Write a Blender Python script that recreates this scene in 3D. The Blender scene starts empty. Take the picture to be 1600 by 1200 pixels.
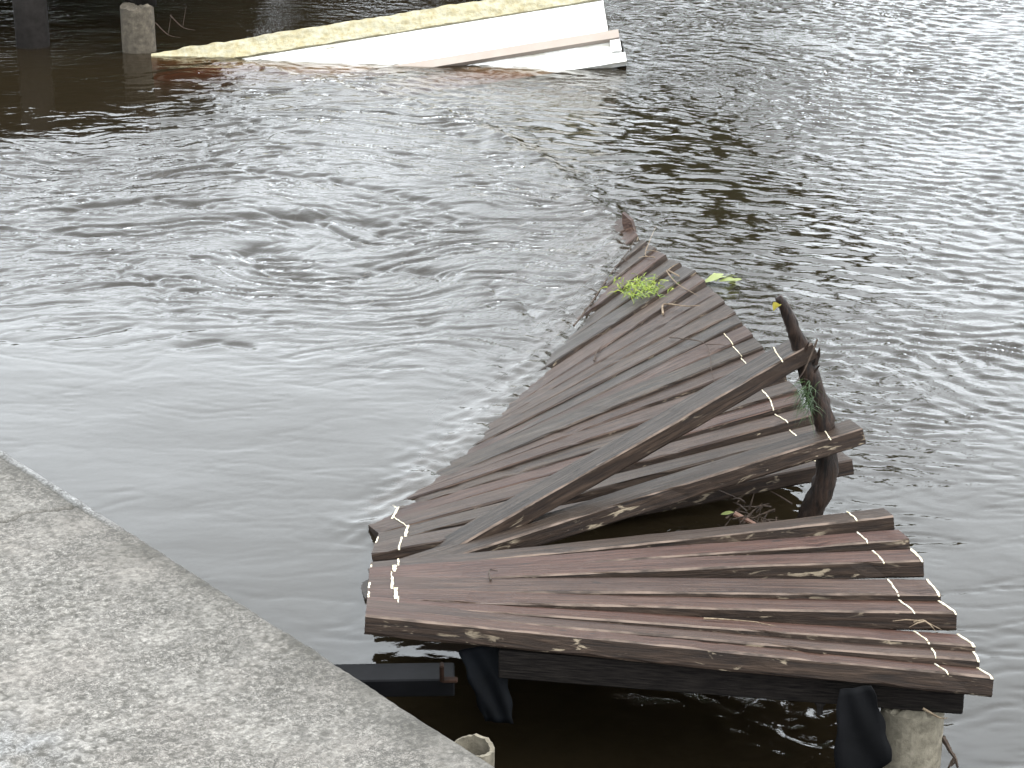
import bpy, bmesh, math, random
import numpy as np
from mathutils import Vector, Matrix
random.seed(7)
SC = bpy.context.scene
COL = SC.collection

# ------------------------------------------------------------------ camera, sky, sun, exposure
cam_d = bpy.data.cameras.new('camera'); cam = bpy.data.objects.new('camera', cam_d); COL.objects.link(cam)
cam.location = (0, 0, 3.5); cam.rotation_euler = (math.radians(90 - 21.5), 0, 0)
cam_d.sensor_width = 36; cam_d.lens = 80.08; cam_d.clip_start = 0.1; cam_d.clip_end = 1000
SC.camera = cam

SUN_EL, SUN_AZ = math.radians(60), math.radians(110)      # azimuth from +Y towards +X
world = bpy.data.worlds.new('World'); SC.world = world; world.use_nodes = True
wn = world.node_tree; wn.nodes.clear()
w_out = wn.nodes.new('ShaderNodeOutputWorld'); w_bg = wn.nodes.new('ShaderNodeBackground')
w_sky = wn.nodes.new('ShaderNodeTexSky'); w_sky.sky_type = 'NISHITA'; w_sky.sun_disc = False
w_sky.sun_elevation = SUN_EL; w_sky.sun_rotation = SUN_AZ
w_sky.air_density = 1.0; w_sky.dust_density = 6.0; w_sky.ozone_density = 1.0
w_hs = wn.nodes.new('ShaderNodeHueSaturation'); w_hs.inputs['Saturation'].default_value = 0.13   # overcast: the blue is washed out
w_tc = wn.nodes.new('ShaderNodeTexCoord'); w_nz = wn.nodes.new('ShaderNodeTexNoise')
w_nz.inputs['Scale'].default_value = 2.2; w_nz.inputs['Detail'].default_value = 2
w_mr = wn.nodes.new('ShaderNodeMapRange'); w_mr.inputs[1].default_value = .3; w_mr.inputs[2].default_value = .7
w_mr.inputs[3].default_value = .88; w_mr.inputs[4].default_value = 1.10
w_mul = wn.nodes.new('ShaderNodeMix'); w_mul.data_type = 'RGBA'; w_mul.blend_type = 'MULTIPLY'; w_mul.inputs[0].default_value = 1
wn.links.new(w_tc.outputs['Generated'], w_nz.inputs['Vector']); wn.links.new(w_nz.outputs['Fac'], w_mr.inputs[0])
w_cl = wn.nodes.new('ShaderNodeMix'); w_cl.data_type = 'RGBA'; w_cl.inputs[0].default_value = .84     # even cloud deck over most of the sky
w_cl.inputs[7].default_value = (6.55, 7.02, 7.38, 1)
wn.links.new(w_sky.outputs[0], w_hs.inputs['Color']); wn.links.new(w_hs.outputs[0], w_cl.inputs[6]); wn.links.new(w_cl.outputs[2], w_mul.inputs[6]); wn.links.new(w_mr.outputs[0], w_mul.inputs[7])
wn.links.new(w_mul.outputs[2], w_bg.inputs['Color']); wn.links.new(w_bg.outputs[0], w_out.inputs['Surface'])
w_bg.inputs['Strength'].default_value = 0.15

sun_d = bpy.data.lights.new('sun', 'SUN'); sun_d.energy = 0.5; sun_d.angle = math.radians(60); sun_d.color = (1, .97, .93)
sun = bpy.data.objects.new('sun', sun_d); COL.objects.link(sun)
sd = Vector((math.sin(SUN_AZ) * math.cos(SUN_EL), math.cos(SUN_AZ) * math.cos(SUN_EL), math.sin(SUN_EL)))
sun.rotation_euler = (-sd).to_track_quat('-Z', 'Y').to_euler()
SC.view_settings.view_transform = 'Standard'; SC.view_settings.look = 'None'
SC.view_settings.gamma = 1.0; SC.view_settings.use_curve_mapping = False
SC.view_settings.exposure = 2.22
SC.cycles.max_bounces = 5; SC.cycles.diffuse_bounces = 2; SC.cycles.glossy_bounces = 3; SC.cycles.transparent_max_bounces = 12
SC.cycles.volume_bounces = 0; SC.cycles.caustics_reflective = False; SC.cycles.caustics_refractive = False
SC.cycles.use_denoising = True

# ------------------------------------------------------------------ helpers
class NT:
    """small node-material writer"""
    def __init__(s, name):
        s.m = bpy.data.materials.new(name); s.m.use_nodes = True; s.t = s.m.node_tree; s.t.nodes.clear()
        s.out = s.t.nodes.new('ShaderNodeOutputMaterial')
    def n(s, kind, **kw):
        nd = s.t.nodes.new('ShaderNode' + kind)
        for k, v in kw.items():
            if hasattr(nd, k): setattr(nd, k, v)
        return nd
    def l(s, a, b): s.t.links.new(a, b)
    def coord(s, which='Object', scale=(1, 1, 1), rnd=False):
        tc = s.n('TexCoord'); mp = s.n('Mapping'); mp.inputs['Scale'].default_value = scale
        s.l(tc.outputs[which], mp.inputs['Vector'])
        if rnd:
            oi = s.n('ObjectInfo'); ml = s.n('Math', operation='MULTIPLY'); ml.inputs[1].default_value = 37.0
            s.l(oi.outputs['Random'], ml.inputs[0]); cb = s.n('CombineXYZ')
            for i in range(3): s.l(ml.outputs[0], cb.inputs[i])
            s.l(cb.outputs[0], mp.inputs['Location'])
        return mp.outputs[0]
    def noise(s, vec, scale, detail=4, rough=.55, dist=0):
        nz = s.n('TexNoise'); nz.inputs['Scale'].default_value = scale; nz.inputs['Detail'].default_value = detail
        nz.inputs['Roughness'].default_value = rough; nz.inputs['Distortion'].default_value = dist
        s.l(vec, nz.inputs['Vector']); return nz.outputs['Fac']
    def ramp(s, fac, stops):
        r = s.n('ValToRGB'); e = r.color_ramp.elements
        while len(e) < len(stops): e.new(.5)
        for i, (p, c) in enumerate(stops):
            e[i].position = p; e[i].color = (c, c, c, 1) if isinstance(c, (int, float)) else tuple(c) + (1,)
        s.l(fac, r.inputs[0]); return r.outputs[0]
    def mix(s, fac, a, b, mode='MIX'):
        m = s.n('Mix'); m.data_type = 'RGBA'; m.blend_type = mode
        for sock, v in ((m.inputs[0], fac), (m.inputs[6], a), (m.inputs[7], b)):
            if isinstance(v, (int, float)): sock.default_value = v
            elif isinstance(v, tuple): sock.default_value = v + (1,)
            else: s.l(v, sock)
        return m.outputs[2]
    def math(s, op, a, b=0.0):
        m = s.n('Math', operation=op)
        for i, v in enumerate((a, b)):
            if isinstance(v, (int, float)): m.inputs[i].default_value = v
            else: s.l(v, m.inputs[i])
        return m.outputs[0]
    def bsdf(s, color, rough=.6, spec=.5, bump=None, strength=.4, dist=.01, trans=0):
        p = s.n('BsdfPrincipled')
        for key, v in (('Base Color', color), ('Roughness', rough)):
            if isinstance(v, (int, float)): p.inputs[key].default_value = v
            elif isinstance(v, tuple): p.inputs[key].default_value = v + (1,)
            else: s.l(v, p.inputs[key])
        p.inputs['Specular IOR Level'].default_value = spec
        if bump is not None:
            b = s.n('Bump'); b.inputs['Strength'].default_value = strength; b.inputs['Distance'].default_value = dist
            s.l(bump, b.inputs['Height']); s.l(b.outputs[0], p.inputs['Normal'])
        s.l(p.outputs[0], s.out.inputs['Surface']); s.p = p
        return s.m

def link(o, parent=None):
    COL.objects.link(o)
    if parent is not None: o.parent = parent
    return o
def tag(o, label=None, cat=None, group=None, kind=None):
    for k, v in (('label', label), ('category', cat), ('group', group), ('kind', kind)):
        if v: o[k] = v
    return o
def empty(name, loc, label, cat, group=None):
    o = bpy.data.objects.new(name, None); o.location = loc; o.empty_display_size = .1
    return tag(link(o), label, cat, group)
def mesh_obj(name, verts, faces, mats, parent=None, mat_idx=None, smooth=False, matrix=None):
    me = bpy.data.meshes.new(name); me.from_pydata([tuple(v) for v in verts], [], faces)
    for m in (mats if isinstance(mats, (list, tuple)) else [mats]): me.materials.append(m)
    if mat_idx is not None: me.polygons.foreach_set('material_index', mat_idx)
    if smooth: me.polygons.foreach_set('use_smooth', [True] * len(me.polygons))
    me.update(); o = bpy.data.objects.new(name, me); link(o, parent)
    if matrix is not None:
        o.matrix_basis = (parent.matrix_basis.inverted() @ matrix) if parent is not None else matrix
    return o
def local(parent, p): return Vector(p) - parent.location if parent is not None else Vector(p)

def perlin(x, y, seed=0):
    rng = np.random.RandomState(seed); n = 512
    ang = rng.rand(n, n).astype(np.float32) * 2 * np.pi; gx, gy = np.cos(ang), np.sin(ang)
    xi = np.floor(x).astype(np.int64); yi = np.floor(y).astype(np.int64)
    xf = (x - xi).astype(np.float32); yf = (y - yi).astype(np.float32)
    u = xf ** 3 * (xf * (xf * 6 - 15) + 10); v = yf ** 3 * (yf * (yf * 6 - 15) + 10)
    def g(ix, iy, dx, dy):
        a, b = ix % n, iy % n
        return gx[a, b] * dx + gy[a, b] * dy
    n00 = g(xi, yi, xf, yf); n10 = g(xi + 1, yi, xf - 1, yf)
    n01 = g(xi, yi + 1, xf, yf - 1); n11 = g(xi + 1, yi + 1, xf - 1, yf - 1)
    return (n00 * (1 - u) + n10 * u) * (1 - v) + (n01 * (1 - u) + n11 * u) * v

def tube(pts, radii, seg=8, jitter=0.0, cap=True, seed=1):
    rnd = random.Random(seed); pts = [Vector(p) for p in pts]; vs, fs = [], []
    up = Vector((.3, .2, .93)); prev = None
    for i, p in enumerate(pts):
        d = (pts[min(i + 1, len(pts) - 1)] - pts[max(i - 1, 0)]).normalized()
        a = d.cross(up if abs(d.dot(up)) < .9 else Vector((1, 0, 0))).normalized()
        if prev is not None:
            a = (prev - d * prev.dot(d)).normalized()
        prev = a; b = d.cross(a)
        for k in range(seg):
            t = 2 * math.pi * k / seg; r = radii[i] * (1 + jitter * (rnd.random() - .5) * 2)
            vs.append(p + a * (r * math.cos(t)) + b * (r * math.sin(t)))
    for i in range(len(pts) - 1):
        for k in range(seg):
            fs.append((i * seg + k, i * seg + (k + 1) % seg, (i + 1) * seg + (k + 1) % seg, (i + 1) * seg + k))
    if cap:
        fs.append(tuple(range(seg))[::-1]); fs.append(tuple((len(pts) - 1) * seg + k for k in range(seg)))
    return vs, fs

def curve_pts(ctrl, n):
    """Catmull-Rom through the control points"""
    c = [Vector(p) for p in ctrl]; c = [c[0] * 2 - c[1]] + c + [c[-1] * 2 - c[-2]]; out = []
    segs = len(c) - 3
    for i in range(segs):
        for k in range(n):
            t = k / n; a, b, d, e = c[i:i + 4]
            out.append(.5 * ((2 * b) + (d - a) * t + (2 * a - 5 * b + 4 * d - e) * t * t + (3 * b - a - 3 * d + e) * t ** 3))
    out.append(c[-2]); return out

# ------------------------------------------------------------------ materials
def wood_top(name, stops):
    s = NT(name)
    v = s.coord('Object', (1.2, 34, 34), True); g = s.noise(v, 3.0, 6, .62, .6)
    v2 = s.coord('Object', (2.2, 9, 9), True); b = s.noise(v2, 1.6, 4, .6)
    oi = s.n('ObjectInfo')
    base = s.ramp(oi.outputs['Random'], stops)
    dark = s.mix(1.0, base, (.30, .29, .28), 'MULTIPLY'); light = s.mix(.35, base, (.088, .066, .048))
    c = s.mix(s.ramp(g, [(.41, 0), (.68, 1)]), dark, light)
    c = s.mix(s.ramp(b, [(.46, 0), (.66, .45)]), c, s.mix(.5, base, (.046, .043, .040)))
    fl = s.noise(s.coord('Object', (9, 40, 40), True), 2.2, 3, .5)
    c = s.mix(s.ramp(fl, [(.70, 0), (.76, .5)]), c, (.14, .11, .085))
    ck = s.noise(s.coord('Object', (.55, 30, 30), True), 2.4, 3, .6, .4)
    ck = s.ramp(s.math('ABSOLUTE', s.math('SUBTRACT', ck, .5)), [(0, 1), (.020, 0)])
    c = s.mix(s.math('MULTIPLY', ck, .85), c, (.006, .004, .003))
    kn = s.noise(s.coord('Object', (7, 16, 16), True), 1.7, 1, .5); c = s.mix(s.ramp(kn, [(.72, 0), (.76, .8)]), c, (.008, .006, .005))
    r = s.math('ADD', s.math('MULTIPLY', b, .45), .25)
    return s.bsdf(c, r, .10, g, .8, .005)
def wood_side():
    s = NT('rough_sawn_decking_side')
    v = s.coord('Object', (1.6, 26, 26), True); g = s.noise(v, 3.2, 6, .65, .9)
    c = s.ramp(g, [(.3, (.005, .0035, .003)), (.52, (.017, .0105, .007)), (.72, (.040, .026, .018))])
    fl = s.noise(s.coord('Object', (6, 24, 24), True), 1.9, 5, .6, .8)
    big = s.noise(s.coord('Object', (2.4, 2.4, 2.4), True), 1.7, 2)
    m = s.math('MULTIPLY', s.ramp(fl, [(.60, 0), (.66, 1)]), s.ramp(big, [(.42, 0), (.56, 1)]))
    c = s.mix(m, c, (.15, .12, .085))
    return s.bsdf(c, .7, .15, g, .7, .006)
def wood_edge():
    s = NT('worn_decking_arris')
    g = s.noise(s.coord('Object', (5, 14, 14), True), 2.0, 4, .6)
    c = s.mix(s.ramp(g, [(.36, 0), (.62, 1)]), (.020, .013, .009), (.10, .072, .055))
    return s.bsdf(c, .6, .2, g, .4, .004)
def cord_mat():
    s = NT('frayed_white_cord'); g = s.noise(s.coord('Object', (60, 60, 60)), 3, 3)
    return s.bsdf(s.mix(s.ramp(g, [(.35, 0), (.65, 1)]), (.30, .24, .13), (.52, .49, .42)), .8, .2)
def concrete_mat(name, lo, mid, hi, sc=30):
    s = NT(name); v = s.coord('Object'); a = s.noise(v, sc, 8, .65); b = s.noise(v, 5, 4, .6)
    c = s.ramp(a, [(.3, lo), (.5, mid), (.7, hi)])
    c = s.mix(s.ramp(b, [(.4, 0), (.65, .6)]), c, tuple(x * .55 for x in mid))
    return s.bsdf(c, .85, .3, a, .6, .01)
def plain(name, col, col2, sc=20, rough=.7, spec=.4, bump=.4, stretch=(1, 1, 1)):
    s = NT(name); a = s.noise(s.coord('Object', stretch), sc, 6, .6)
    return s.bsdf(s.mix(s.ramp(a, [(.35, 0), (.65, 1)]), col, col2), rough, spec, a, bump, .006)
def leaf_mat(name, c1, c2, tr=.35):
    s = NT(name); oi = s.n('NewGeometry'); m = s.ramp(oi.outputs['Random Per Island'], [(0, c1), (1, c2)])
    d = s.n('BsdfPrincipled'); d.inputs['Roughness'].default_value = .5; s.l(m, d.inputs['Base Color'])
    t = s.n('BsdfTranslucent'); s.l(m, t.inputs['Color']); mx = s.n('MixShader'); mx.inputs[0].default_value = tr
    s.l(d.outputs[0], mx.inputs[1]); s.l(t.outputs[0], mx.inputs[2]); s.l(mx.outputs[0], s.out.inputs['Surface'])
    return s.m

M_TOP = wood_top('weathered_dark_decking', [(0, (.030, .019, .013)), (.2, (.048, .020, .014)), (.42, (.027, .020, .015)), (.6, (.038, .022, .016)), (.8, (.026, .025, .024)), (1, (.048, .022, .014))])
M_TOP_RED = wood_top('weathered_red_decking', [(0, (.046, .020, .013)), (.3, (.062, .021, .014)), (.5, (.036, .022, .016)), (.75, (.056, .023, .015)), (1, (.068, .021, .013))])
M_SIDE, M_EDGE, M_CORD = wood_side(), wood_edge(), cord_mat()
M_PILE = concrete_mat('pile_concrete', (.06, .052, .038), (.12, .105, .078), (.17, .15, .115))
M_BLACK = plain('tarred_timber', (.008, .007, .006), (.014, .012, .011), 25, .8, .08)
M_BEAM_SHADE = plain('shade_darkened_timber', (.003, .0025, .0025), (.013, .011, .0095), 9, .8, .05, .5, (1.5, 22, 22))  # beam timber, its colour darkened to carry the shade under the deck
M_RUBBER_AND_SHADE = plain('black_rubber_and_shaded_stub', (.0012, .0013, .0015), (.003, .003, .0035), 8, .7, .06)
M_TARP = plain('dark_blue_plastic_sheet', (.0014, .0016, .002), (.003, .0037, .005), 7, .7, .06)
M_RUST_SHADE = plain('shade_darkened_rust', (.004, .002, .0012), (.010, .0045, .0025), 60, .85, .05)  # rust of the bracket, darkened because its shadow is put into the colour
M_BARK = plain('wet_driftwood', (.004, .003, .0025), (.022, .013, .009), 5, .6, .15, 1.0, (14, 14, 2.2))
M_TWIG = plain('dark_twig', (.018, .012, .009), (.05, .035, .025), 60, .8, .2)
M_STRAW = plain('pale_dry_stem', (.075, .052, .034), (.17, .13, .088), 60, .8, .2)
M_GRASS = leaf_mat('bright_grass_blades', (.07, .13, .010), (.25, .29, .030))
M_MOSS = leaf_mat('dark_green_weed', (.008, .022, .005), (.03, .062, .012), .2)
M_LILY = leaf_mat('yellow_green_leaf', (.13, .17, .035), (.24, .26, .10))
M_YELLOW = leaf_mat('yellow_leaf', (.26, .22, .02), (.32, .28, .06))
def stained_white():
    s = NT('stained_white_paint'); v = s.coord('Object'); a = s.noise(v, 6, 5, .6); b = s.noise(s.coord('Object', (1, 4, 4)), 2.2, 5, .65, .6); d = s.noise(v, 60, 3)
    c = s.mix(s.ramp(a, [(.35, 0), (.65, 1)]), (.58, .57, .54), (.76, .755, .74)); c = s.mix(s.ramp(b, [(.50, 0), (.66, .75)]), c, (.215, .180, .105))
    c = s.mix(s.ramp(d, [(.70, 0), (.78, .6)]), c, (.12, .10, .07))
    return s.bsdf(c, .7, .2, d, .2, .004)
M_WHITE = stained_white()
M_CREAM = None

# ------------------------------------------------------------------ river: one sheet to the horizon, closed below so that the water has depth
def axis(lo, hi, step, far_lo, far_hi):
    a = list(np.arange(lo, hi + 1e-6, step)); g = step; x = lo; L = []
    while x > far_lo: g *= 1.22; x -= g; L.append(x)
    g = step; x = hi; R = []
    while x < far_hi: g *= 1.22; x += g; R.append(x)
    return np.array(L[::-1] + a + R)
xs = axis(-4.1, 4.1, .0120, -90, 90); ys = axis(5.5, 17.0, .0135, -30, 160)
X, Y = np.meshgrid(xs, ys)

def smooth(a, b, t):
    u = np.clip((t - a) / (b - a), 0, 1); return u * u * (3 - 2 * u)
def unit_slope(h):
    core = h[(ys > 5.6) & (ys < 16.9)][:, (xs > -4.0) & (xs < 4.0)]
    gy, gx = np.gradient(core, .0135, .0120); return h / np.sqrt((gx ** 2 + gy ** 2).mean() / 2)
def blob(cx, cy, rx, ry): return np.exp(-(((X - cx) / rx) ** 2 + ((Y - cy) / ry) ** 2))
def seg_dist(ax, ay, bx, by):
    t = np.clip(((X - ax) * (bx - ax) + (Y - ay) * (by - ay)) / ((bx - ax) ** 2 + (by - ay) ** 2), 0, 1)
    return np.hypot(X - ax - t * (bx - ax), Y - ay - t * (by - ay))

# wind ripples below the wreck: many crossing wave trains, bent a little
wx = X + .16 * perlin(X / .9, Y / .9, 3) + .05 * perlin(X / .3, Y / .3, 4)
wy = Y + .16 * perlin(X / .9, Y / .9, 5) + .05 * perlin(X / .3, Y / .3, 6)
rng = np.random.RandomState(11)
trains = [(.052 * (2.9 ** rng.rand()), math.radians(68) + rng.normal(0, .46), rng.rand() * 6.283) for _ in range(44)]
def trains_at(px_, py_):
    h = np.zeros_like(px_)
    for lam, th, ph in trains: h += lam ** 1.05 * np.sin(2 * np.pi / lam * (px_ * math.cos(th) + py_ * math.sin(th)) + ph)
    return h
wind = unit_slope(trains_at(wx, wy)); patch = .55 + .9 * np.clip(perlin(X / .7, Y / .5, 7) + perlin(X / 1.9, Y / 1.6, 8) + .3, -.3, 1)
k_ = .40 * wind * patch                                       # crests lean towards the bank: steep narrow fronts, long flat backs
wind = trains_at(wx + .35 * k_, wy + k_); wind = unit_slope(wind) * patch
trains = [(.10 * (2.2 ** rng.rand()), math.radians(70) + rng.normal(0, .30), rng.rand() * 6.283) for _ in range(26)]
mid = unit_slope(trains_at(wx, wy))
# turbulent water above the wreck: stretched along the flow and rolled into eddies
fx, fy = X.copy(), Y.copy()
for (cx, cy, r, k) in ((-1.26, 10.7, .55, .8), (-.40, 10.3, .5, -.8), (-.83, 11.8, .7, .6), (-1.9, 12.6, .8, -.6), (.05, 11.6, .5, .7), (-.15, 9.2, .4, .6)):
    dx, dy = fx - cx, fy - cy; a = k * np.exp(-(dx * dx + dy * dy) / (r * r))
    fx, fy = cx + dx * np.cos(a) - dy * np.sin(a), cy + dx * np.sin(a) + dy * np.cos(a)
fx = fx + .22 * perlin(X / .8, Y / .8, 21); fy = fy + .14 * perlin(X / .7, Y / .7, 22) + .05 * perlin(X / .22, Y / .22, 23)
def crease(p, w): return np.clip(1 - np.abs(p) / w, 0, 1) ** 2
turb = np.zeros_like(X)
for k, (lam, st, amp) in enumerate(((.60, 3.2, .065), (.27, 3.4, .065), (.12, 3.6, .075), (.06, 3.2, .058), (.036, 2.6, .045))):
    turb += amp * perlin(fx / (lam * st), fy / lam, 30 + k)
turb = unit_slope(turb)
lines = np.zeros_like(X)
for k, (lam, st, w, amp) in enumerate(((.24, 3.8, .10, .8), (.12, 4.0, .16, .9), (.07, 3.6, .22, .9))):
    m = np.clip(perlin(fx / (lam * 5), fy / (lam * 2.6), 90 + k) * 2.2 + .25, 0, 1)
    lines -= amp * lam * w * crease(perlin(fx / (lam * st), fy / lam, 80 + k), w) * m
lines = unit_slope(lines)
chop = unit_slope(.6 * (.3 - np.abs(perlin(X / .11, Y / .10, 41))) + .4 * perlin(X / .055, Y / .055, 42) + .6 * perlin(X / .2, Y / .2, 43))
lap = unit_slope(perlin(X / 1.1, Y / .7, 51) + .35 * perlin(X / .4, Y / .26, 52))

CREASES = (
((-1.79,12.30),(-1.38,12.00),(-1.04,11.84),(-0.68,11.61),(-0.37,11.33)),
((-2.83,12.15),(-2.42,12.22),(-2.00,12.15)), ((-2.17,11.90),(-1.83,11.95)),
((-1.76,11.06),(-1.32,11.20),(-0.92,11.17),(-0.65,11.09)), ((-0.76,10.21),(-0.62,10.42),(-0.37,10.35)),
((-1.34,10.64),(-1.26,10.71),(-1.15,10.68)), ((-1.43,9.34),(-1.30,9.41),(-1.15,9.34)),
((-1.73,12.67),(-1.42,12.91),(-1.18,12.76)), ((-2.11,13.05),(-1.78,13.13),(-1.51,13.07)), ((-2.32,11.28),(-2.01,11.42),(-1.56,11.33)))
# which water is where (metres on the river)
DX = np.interp(Y, [5.8, 6.7, 7.4, 8.5, 9.3, 10.0, 10.8, 11.9, 12.7, 13.35, 14.5, 17], [.3, .3, .5, .7, .8, .7, .62, .35, 0, -.39, -1.66, -4])
right = smooth(-.10, .12, X - DX)
calm_r = smooth(9.3, 7.2, Y) * smooth(-.2, .2, X - .8)
a_wind = right * (.135 * (1 - .95 * calm_r)) + .006
mirror = np.clip(blob(.8, 13.2, .55, .6) + blob(1.0, 12.2, .6, .7) + blob(1.3, 11.3, .5, .6) + blob(1.6, 10.5, .45, .6) + .7 * blob(.2, 13.0, .4, .5), 0, 1)   # gentler water past the tip
a_wind *= 1 - .82 * mirror
a_wind *= 1 - .8 * smooth(14.0, 15.0, Y) * smooth(.3, -.3, X)
left = 1 - right
calm_l = smooth(10.4, 8.6, Y + .28 * (X + 1.2))
a_turb = left * (.062 * (1 - .94 * calm_l)) + .012 * right * (1 - calm_r)
a_line = left * .125 * (1 - .93 * smooth(10.2, 8.6, Y + .15 * X)) + .030 * calm_r
pier_lee = smooth(-1.7, -2.6, X) * smooth(12.3, 13.0, Y) * smooth(15.6, 14.6, Y)
a_turb *= 1 - .86 * pier_lee; a_turb *= 1 - .5 * smooth(14.6, 15.2, Y); a_line *= 1 - .8 * pier_lee
rim = np.minimum.reduce([seg_dist(*s) for s in ((-.46, 7.5, -.25, 8.1), (-.25, 8.1, -.02, 8.6), (-.02, 8.6, .55, 10.7), (.55, 10.7, .35, 11.9), (.35, 11.9, 0, 12.7), (0, 12.7, -.39, 13.35), (-.39, 13.35, -1.66, 14.5))])
a_chop = .085 * np.exp(-(rim / .17) ** 2) * (1 - .3 * right) + .11 * blob(.9, 6.0, .30, .35) + .09 * blob(-.42, 6.25, .10, .16) + .05 * blob(.6, 7.2, .3, .3)
a_lap = .008; a_mid = .050 * mirror * right
fade = smooth(60, 20, np.abs(Y)) * smooth(40, 12, np.abs(X))
lim = smooth(.6, .05, np.gradient(xs)[None, :] + 0 * Y) * smooth(.6, .05, np.gradient(ys)[:, None] + 0 * X)
Z = (a_wind * wind + a_turb * turb + a_line * lines + a_mid * mid + a_chop * chop + a_lap * lap) * fade * lim
Z += .026 * smooth(.10, -.06, X - DX + .05 * perlin(X / .2, Y / .2, 97)) * smooth(10.9, 11.5, Y) * smooth(15.4, 14.2, Y) * smooth(-5, -1.5, X)   # the river spills over the sunken deck
Z += .007 * np.exp(-(rim / .10) ** 2) * left                                  # the river piles up against the planks
for (cx, cy, r, d) in ((-1.26, 10.7, .10, .018), (-.40, 10.35, .12, .015)):
    Z -= d * blob(cx, cy, r, r * .8)
for cr in CREASES:
    d = np.minimum.reduce([seg_dist(*a_, *b_) for a_, b_ in zip(cr[:-1], cr[1:])]); jig = .03 * perlin(X / .12, Y / .10, 95)
    Z -= .013 * np.exp(-((d + jig) / .036) ** 2)
fine = np.clip(.10 + .9 * left * (1 - calm_l) * (1 - .8 * pier_lee) + .55 * right * (1 - calm_r) + 2 * a_chop, 0, 1.3) * (1 - .6 * mirror)

ny, nx = X.shape
co = np.empty((ny * nx + 4, 3), np.float32); co[:ny * nx, 0] = X.ravel(); co[:ny * nx, 1] = Y.ravel(); co[:ny * nx, 2] = Z.ravel()
co[-4:] = [(xs[0], ys[0], -3), (xs[-1], ys[0], -3), (xs[-1], ys[-1], -3), (xs[0], ys[-1], -3)]
idx = np.arange(ny * nx).reshape(ny, nx)
quads = np.stack([idx[:-1, :-1], idx[:-1, 1:], idx[1:, 1:], idx[1:, :-1]], -1).reshape(-1, 4)
b0 = ny * nx
sides = [list(idx[0, ::-1]) + [b0, b0 + 1], list(idx[::-1, -1]) + [b0 + 1, b0 + 2], list(idx[-1, :]) + [b0 + 2, b0 + 3], list(idx[:, 0]) + [b0 + 3, b0], [b0 + 3, b0 + 2, b0 + 1, b0]]
loops = np.concatenate([quads.ravel()] + [np.array(s) for s in sides]).astype(np.int32)
tot = np.array([4] * len(quads) + [len(s) for s in sides], np.int32); start = np.concatenate([[0], np.cumsum(tot)[:-1]]).astype(np.int32)
me = bpy.data.meshes.new('water'); me.vertices.add(len(co)); me.vertices.foreach_set('co', co.ravel())
me.loops.add(len(loops)); me.loops.foreach_set('vertex_index', loops)
me.polygons.add(len(tot)); me.polygons.foreach_set('loop_start', start); me.polygons.foreach_set('loop_total', tot)
sm = np.ones(len(tot), bool); sm[-5:] = False; me.polygons.foreach_set('use_smooth', sm); me.update(calc_edges=True)
at = me.attributes.new('ripple', 'FLOAT', 'POINT'); at.data.foreach_set('value', np.concatenate([fine.ravel(), np.zeros(4)]).astype(np.float32))
water = tag(link(bpy.data.objects.new('water', me)), 'murky brown river water under an overcast sky', None, kind='structure')

s = NT('river_water'); s.t.nodes.clear(); s.out = s.n('OutputMaterial')
v = s.coord('Object', (1, 1.25, 1)); n1 = s.noise(v, 34, 2, .6, .3)
at_n = s.n('Attribute'); at_n.attribute_name = 'ripple'
bmp = s.n('Bump'); bmp.inputs['Distance'].default_value = .006; s.l(n1, bmp.inputs['Height'])
s.l(s.math('MULTIPLY', at_n.outputs['Fac'], .46), bmp.inputs['Strength'])
fr = s.n('Fresnel'); fr.inputs['IOR'].default_value = 1.345; s.l(bmp.outputs[0], fr.inputs['Normal'])
gl = s.n('BsdfGlossy'); gl.inputs['Roughness'].default_value = .015; gl.inputs['Color'].default_value = (1, 1, 1, 1); s.l(bmp.outputs[0], gl.inputs['Normal'])
tr = s.n('BsdfTransparent'); df = s.n('BsdfDiffuse'); df.inputs['Color'].default_value = (.018, .0132, .007, 1)
m1 = s.n('MixShader'); m1.inputs[0].default_value = .5; s.l(tr.outputs[0], m1.inputs[1]); s.l(df.outputs[0], m1.inputs[2])
m2 = s.n('MixShader'); s.l(fr.outputs[0], m2.inputs[0]); s.l(m1.outputs[0], m2.inputs[1]); s.l(gl.outputs[0], m2.inputs[2])
s.l(m2.outputs[0], s.out.inputs['Surface'])
va = s.n('VolumeAbsorption'); va.inputs['Color'].default_value = (.80, .52, .18, 1); va.inputs['Density'].default_value = 17.0
s.l(va.outputs[0], s.out.inputs['Volume'])
me.materials.append(s.m)
M_BED = plain('river_mud', (.035, .026, .015), (.06, .045, .028), 3, .9, .1)
bed = mesh_obj('riverbed', [(-89, -29, -1.4), (89, -29, -1.4), (89, 159, -1.4), (-89, 159, -1.4)], [(0, 1, 2, 3)], M_BED)
tag(bed, 'brown mud at the bottom of the river', None, kind='structure')

# ------------------------------------------------------------------ concrete quay
QA, QB = Vector((-.016, 4.896)), Vector((-1.694, 6.940)); qd = (QB - QA).normalized(); qn = Vector((qd.y, -qd.x)) * -1   # qn points inland
if qn.x > 0: qn = -qn
qs = axis(-.7, 3.3, .0075, -7, 14); qt = np.concatenate([[0, .004, .010, .018], np.arange(.026, 1.9, .0085), [2.05, 2.3, 2.8, 3.6, 5, 7, 9]])
S, T = np.meshgrid(qs, qt)
n_a = perlin(S / .021, T / .024, 61); n_b = perlin(S / .012, T / .013, 62); n_c = perlin(S / .16, T / .14, 63); n_d = perlin(S / .6, T / .5, 64); n_e = perlin(S / .055, T / .045, 65)
rough = np.clip(.62 + .8 * n_d + .5 * n_c, .12, 1.0)
pit = np.clip(-(n_a + .5 * n_b + .35 * n_e) - .02, 0, 1)
hq = .0030 * (n_a + .5 * n_b) * rough - .0045 * pit * rough + .006 * n_c + .005 * n_d
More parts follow.
